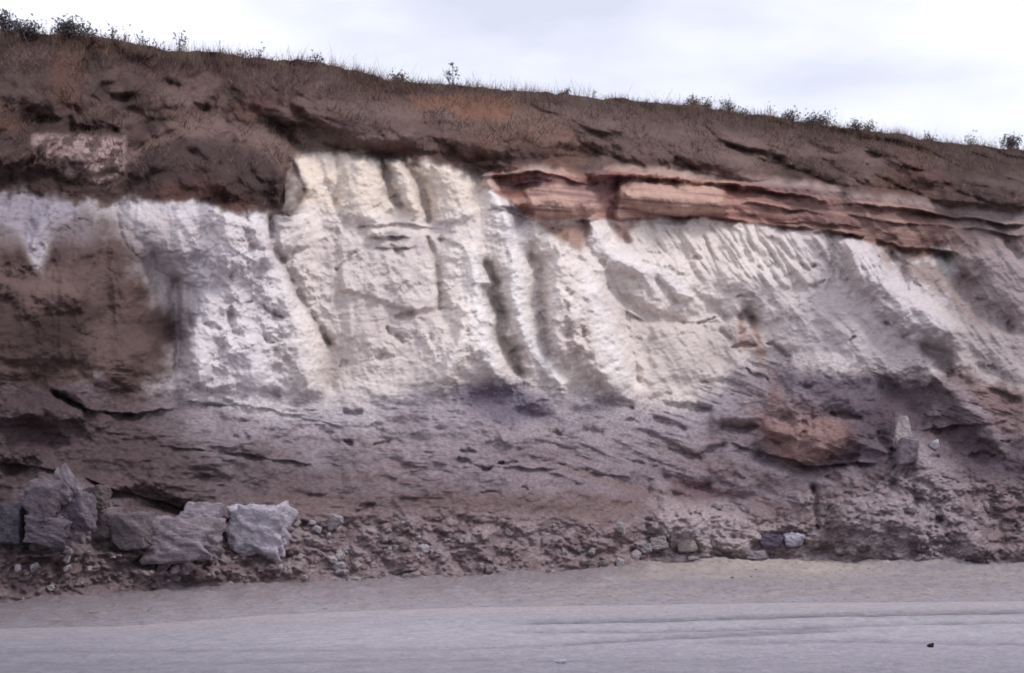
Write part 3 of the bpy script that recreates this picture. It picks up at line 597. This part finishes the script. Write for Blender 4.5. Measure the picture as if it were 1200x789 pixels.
# many loose stones
protos = [rock_mesh('loose_stone', (1, .8, .62), 400+i, ((.27,.23,.24),(.33,.29,.30),(.20,.165,.165),(.38,.34,.36))[i % 4], sub=3, rough=.08) for i in range(12)]
r = np.random.default_rng(5)
for i in range(250):
    x = r.uniform(-20, 1215); b = base_c(x); top = rub_c(x)
    y = b - 2 - (b-top)*r.random()**1.5*.95; p = surf(x, y); s = r.uniform(3, 8)*(1 + 1.1*(r.random() > .88))*p.y/F
    o = bpy.data.objects.new('loose_stone', protos[i % 12]); COL.objects.link(o)
    o.location = (p.x - NX*s*.15, p.y - NY*s*.25, p.z + s*.15); o.scale = (s*r.uniform(.8,1.3), s, s*r.uniform(.7,1.2)); o.rotation_euler = (r.normal(0,.3), r.normal(0,.3), r.uniform(0, 6.28))
    tag(o, 'small angular stone lying loose in the debris at the foot of the bank', 'stone', 'loose stones in the debris')
for i in range(40):
    x = r.uniform(5, 430); y = r.uniform(612, 672); p = surf(x, y); s = r.uniform(6, 15)*p.y/F
    o = bpy.data.objects.new('crumbled_chalk', protos[(3, 1, 7, 11)[i % 4]]); COL.objects.link(o); o.location = (p.x - NX*s*.2, p.y - NY*s*.3, p.z + s*.12); o.scale = (s*r.uniform(.8,1.4), s, s*r.uniform(.7,1.1)); o.rotation_euler = (r.normal(0,.4), r.normal(0,.4), r.uniform(0,6.28))
    tag(o, 'crumbled pale lump lying in the rubble around the big chalk blocks', 'rock', 'crumbled lumps round the chalk blocks')
for i in range(44):
    x = r.uniform(0, 1200); y = base_c(x) + 1 + 24*r.random()**2; p = ground_at(x, y); s = r.uniform(2, 4.5)*p.y/F
    o = bpy.data.objects.new('verge_pebble', protos[(i*5) % 12]); COL.objects.link(o); o.location = (p.x, p.y, .06+s*.1); o.scale = (s*1.2, s, s); o.rotation_euler = (0, 0, r.uniform(0, 6.28))
    tag(o, 'pebble lying on the dusty verge between the bank and the road', 'stone', 'pebbles on the verge')

# ------------------------------------------------------------------ plants on the crest
def plain(name, col, rough=.9, var=.35):
    m = bpy.data.materials.new(name); m.use_nodes = True; t = m.node_tree; b = t.nodes['Principled BSDF']; b.inputs['Roughness'].default_value = rough; b.inputs['Specular IOR Level'].default_value = .15
    g = t.nodes.new('ShaderNodeNewGeometry'); n = t.nodes.new('ShaderNodeTexNoise'); n.inputs['Scale'].default_value = 2.5; t.links.new(g.outputs['Position'], n.inputs['Vector'])
    ri = t.nodes.new('ShaderNodeMath'); ri.operation = 'ADD'; t.links.new(g.outputs['Random Per Island'], ri.inputs[0]); t.links.new(n.outputs['Fac'], ri.inputs[1])
    mr = t.nodes.new('ShaderNodeMapRange'); mr.inputs[1].default_value = .2; mr.inputs[2].default_value = 1.6; mr.inputs[3].default_value = 1-var; mr.inputs[4].default_value = 1+var; t.links.new(ri.outputs[0], mr.inputs[0])
    v_ = t.nodes.new('ShaderNodeVectorMath'); v_.operation = 'SCALE'; v_.inputs[0].default_value = col; t.links.new(mr.outputs[0], v_.inputs['Scale']); t.links.new(v_.outputs[0], b.inputs['Base Color']); return m
M_dry = plain('dry_grass', (.15,.10,.075)); M_twig = plain('twig_bark', (.11,.09,.095)); M_leaf = plain('dark_leaf', (.10,.092,.098)); M_scr = plain('dead_scrub', (.13,.085,.07), var=.5)
def crest_pt(x, off=0., q=0.):
    i = int(np.argmin(np.abs(xs-x))); z = PZ[-1, i] - (.10*q + .25*(1-math.exp(-q*.8)) if q > 0 else 0)
    return Vector((PX[-1, i] + NX*q, PY[-1, i] + NY*q, z))
def tube(vs, fs, a, b, r0, r1):
    d = (b-a).normalized(); u = d.cross(Vector((.3,.9,.2))).normalized(); w = d.cross(u); k = len(vs)
    for c, rr in ((a, r0), (b, r1)):
        for j in range(3): t = j*2.0944; vs.append(tuple(c + (u*math.cos(t)+w*math.sin(t))*rr))
    for j in range(3): fs.append((k+j, k+(j+1) % 3, k+3+(j+1) % 3, k+3+j))
def mk(name, vs, fs, mat, parent=None):
    me = bpy.data.meshes.new(name); me.from_pydata(vs, [], fs); me.materials.append(mat); o = bpy.data.objects.new(name, me); COL.objects.link(o); o.parent = parent; return o
def shrub(name, x, hpx, wpx, label, nst=9, leaves=260, leaf=.034, group=None, q=.15, cat='shrub', tufts=None):
    R = random.Random(int(x*13+hpx)); p = crest_pt(x, q=q); k = p.y/F; H, W = hpx*k, wpx*k/2
    e = bpy.data.objects.new(name, None); COL.objects.link(e); e.location = p - Vector((0,0,.04)); tag(e, label, cat, group)
    vs, fs = [], []; tips = []
    for s_ in range(nst):
        a = Vector((R.uniform(-.12,.12)*W, R.uniform(-.12,.12)*W, 0)); ang = R.uniform(0, 6.28); rr = R.uniform(0, 1)**.7
        tgt = Vector((math.cos(ang)*W*rr*.9, math.sin(ang)*W*rr*.9, H*R.uniform(.6, .98)*(1-.3*rr*rr))); mid = a.lerp(tgt, .5) + Vector((R.uniform(-.1,.1)*W, R.uniform(-.1,.1)*W, .06*H))
        tube(vs, fs, a, mid, .012+.006*H, .008); tube(vs, fs, mid, tgt, .008, .003); tips += [mid.lerp(tgt, .3), mid.lerp(tgt, .7), tgt]
        for _ in range(4):
            b = a.lerp(tgt, R.uniform(.35,.9)) if R.random() < .3 else mid.lerp(tgt, R.random()); c = b + Vector((R.uniform(-.35,.35)*W, R.uniform(-.35,.35)*W, R.uniform(.05,.28)*H)); tube(vs, fs, b, c, .006, .002); tips.append(c)
    mk('stem', vs, fs, M_twig, e)
    vs, fs = [], []; tips = tufts and [Vector((a*W, 0, b*H)) for a, b in tufts] or tips
    for _ in range(int(leaves*1.6)):
        c = R.choice(tips) + Vector((R.gauss(0,1), R.gauss(0,1), R.gauss(0,1)))*(.085 if not tufts else .032); u = Vector((R.gauss(0,1),R.gauss(0,1),R.gauss(0,1))).normalized(); w = u.cross(Vector((R.gauss(0,1),R.gauss(0,1),R.gauss(0,1)))).normalized()
        k0 = len(vs); l_ = leaf*R.uniform(.6,1.3); vs += [tuple(c-u*l_), tuple(c+w*l_*.45), tuple(c+u*l_), tuple(c-w*l_*.45)]; fs.append((k0,k0+1,k0+2,k0+3))
    if leaves: mk('foliage', vs, fs, M_leaf, e)
    return e
shrub('shrub', 2, 24, 26, 'dark shrub at the far left end of the crest', 12, 420)
shrub('shrub', 23, 15, 20, 'low dark shrub between the two leftmost rounded shrubs', 10, 240)
shrub('shrub', 40, 16, 20, 'small dark shrub left of the largest crest shrub', 10, 260)
shrub('shrub', 80, 20, 40, 'largest dark rounded shrub on the left of the crest', 16, 700)
shrub('shrub', 103, 13, 22, 'low shrub hugging the right side of the largest crest shrub', 9, 240)
shrub('twiggy_sapling', 131, 28, 14, 'bare thin twiggy sapling right of the dark crest shrubs', 5, 14, cat='sapling')
shrub('twiggy_sapling', 146, 22, 10, 'bare twiggy sapling with a lone stem and fine side twigs', 3, 8, cat='sapling')
shrub('weed_stalk', 165, 16, 8, 'bushy dry weed stalk left of a shorter one', 4, 40, cat='weed')
shrub('weed_stalk', 188, 11, 8, 'short leafy weed stalk on the sloping crest', 4, 30, cat='weed')
shrub('weed_stalk', 213, 24, 9, 'tall forked dry weed on the left half of the crest', 4, 40, cat='weed')
shrub('weed_stalk', 260, 36, 5, 'tallest single thin bare stalk on the left half of the crest', 1, 3, cat='weed')
shrub('weed_stalk', 286, 15, 7, 'small dry weed where the crest begins to dip', 4, 30, cat='weed')
shrub('weed_stalk', 305, 16, 9, 'dry weed with a spreading top above the brown scrub', 4, 26, cat='weed')
shrub('shrub', 372, 12, 14, 'little rust coloured shrub on the bend of the crest', 7, 90)
shrub('shrub', 471, 12, 15, 'small dark bush left of the lone sapling', 9, 260)
e = shrub('sapling', 532, 33, 24, 'lone sapling with separate leafy tufts against the white sky', 5, 75, .038, cat='sapling', tufts=[(-.02,.93),(.42,.78),(-.45,.62),(-.18,.6),(.5,.52),(-.3,.38),(.05,.2),(-.35,.16),(.12,.12)])
shrub('shoot', 664, 12, 22, 'low dark shoot leaning right on the middle of the crest', 4, 70, cat='weed', tufts=[(-.4,.3),(-.2,.5),(.2,.5),(.45,.85)])
shrub('weed_stalk', 697, 24, 8, 'thin pale stalk right of the leaning shoot', 2, 10, cat='weed')
for x, h, w, l in [(815,12,12,'low bush at the left end of the right hand weed row'),(832,15,14,'bush with upright twigs second in the right hand weed row'),(857,16,13,'peaked bush in the middle of the right hand weed row'),(872,10,10,'low bush right of the peaked bush')]:
    shrub('shrub', x, h, w, l, 8, 150, group='bushes on the right half of the crest')
shrub('twiggy_sapling', 906, 22, 12, 'thin leafless sapling between the weed row and the broad bush', 4, 12, cat='sapling')
shrub('shrub', 930, 16, 14, 'dark upright bush left of the broad grey bush', 9, 200)
shrub('shrub', 962, 17, 46, 'broad grey twiggy bush on the right half of the crest', 24, 420)
shrub('shrub', 1008, 13, 11, 'compact dark bush right of the broad grey bush', 9, 240)
shrub('shrub', 1021, 13, 12, 'looser bush beside the compact dark bush', 8, 130)
shrub('shrub', 1093, 9, 14, 'very low bush far along the descending crest', 7, 100)
shrub('shrub', 1143, 16, 14, 'pale twiggy bush near the right end of the crest', 7, 50)
shrub('shrub', 1190, 19, 26, 'dark bush at the right end of the crest', 12, 380)

def blades(name, pts, hs, ws, mat, lean=.35):
    n = len(pts); r = np.random.default_rng(len(pts)); a = r.uniform(0, 2*PI, n); ln = r.normal(0, lean, (n, 2))
    P = np.array(pts); up = np.stack([ln[:,0]*hs, ln[:,1]*hs, hs], -1); sd_ = np.stack([np.cos(a)*ws, np.sin(a)*ws, 0*ws], -1)
    V = np.empty((n, 4, 3)); V[:,0] = P-sd_; V[:,1] = P+sd_; V[:,2] = P+up*.62+sd_*.6+[0,0,.0]; V[:,3] = P+up
    me = bpy.data.meshes.new(name); f = np.arange(n*4).reshape(n, 4)
    me.vertices.add(n*4); me.vertices.foreach_set('co', V.astype(np.float32).ravel()); me.loops.add(n*4); me.loops.foreach_set('vertex_index', f.astype(np.int32).ravel())
    me.polygons.add(n); me.polygons.foreach_set('loop_start', np.arange(0, n*4, 4, dtype=np.int32)); me.update(calc_edges=True); me.materials.append(mat)
    o = bpy.data.objects.new(name, me); COL.objects.link(o); return o
r = np.random.default_rng(77); pts = []; hs = []
dens = curve([(-60,.35),(120,.8),(300,1.2),(460,1),(560,.6),(780,.6),(820,1),(1000,1),(1260,.7)])
while len(pts) < 30000:
    x = r.uniform(-150, 1320)
    if r.random() > dens(x)*(.35+1.3*max(0, .5+perlin(np.array([x*.05]), np.array([.3]), 5)[0])): continue
    i = int(np.searchsorted(xs, x)); 
    if r.random() < .45: q = r.uniform(0, 1.2); p = crest_pt(x, q=q); p = (p.x, p.y, p.z-.03)
    else: j = NV-1-int(abs(r.normal(0, 16))); p = (PX[j, i], PY[j, i], PZ[j, i]-.02)
    pts.append(p); hs.append(r.gamma(2.6, .062) * (1.0 if x > 200 else .8))
hs = np.array(hs)
tag(blades('dry_grass', pts, np.clip(hs, .04, .6), np.full(len(pts), .0045), M_dry), kind='stuff', label='dry brown grass and weeds fringing the crest', cat='grass')
pts = []; hs = []
while len(pts) < 22000:
    x = r.uniform(-100, 1280); i = int(np.searchsorted(xs, x)); t_ = r.random()**1.3; yy = Cc[-1, i] + t_*(top_c(x)-Cc[-1, i]-10)
    nn_ = perlin(np.array([x*.02]), np.array([yy*.035]), 9)[0]
    if r.random() > .25 + 1.6*nn_ + .5*(1-t_): continue
    j = int((base_c(x)-yy)/(base_c(x)-Cc[-1, i])*(NV-1)); pts.append((PX[j,i], PY[j,i], PZ[j,i]-.01)); hs.append(r.gamma(3, .028))
tag(blades('dead_scrub', pts, np.clip(np.array(hs), .03, .22), np.full(len(pts), .008), M_scr, .8), kind='stuff', label='low dead scrub on the brown hillside', cat='scrub')
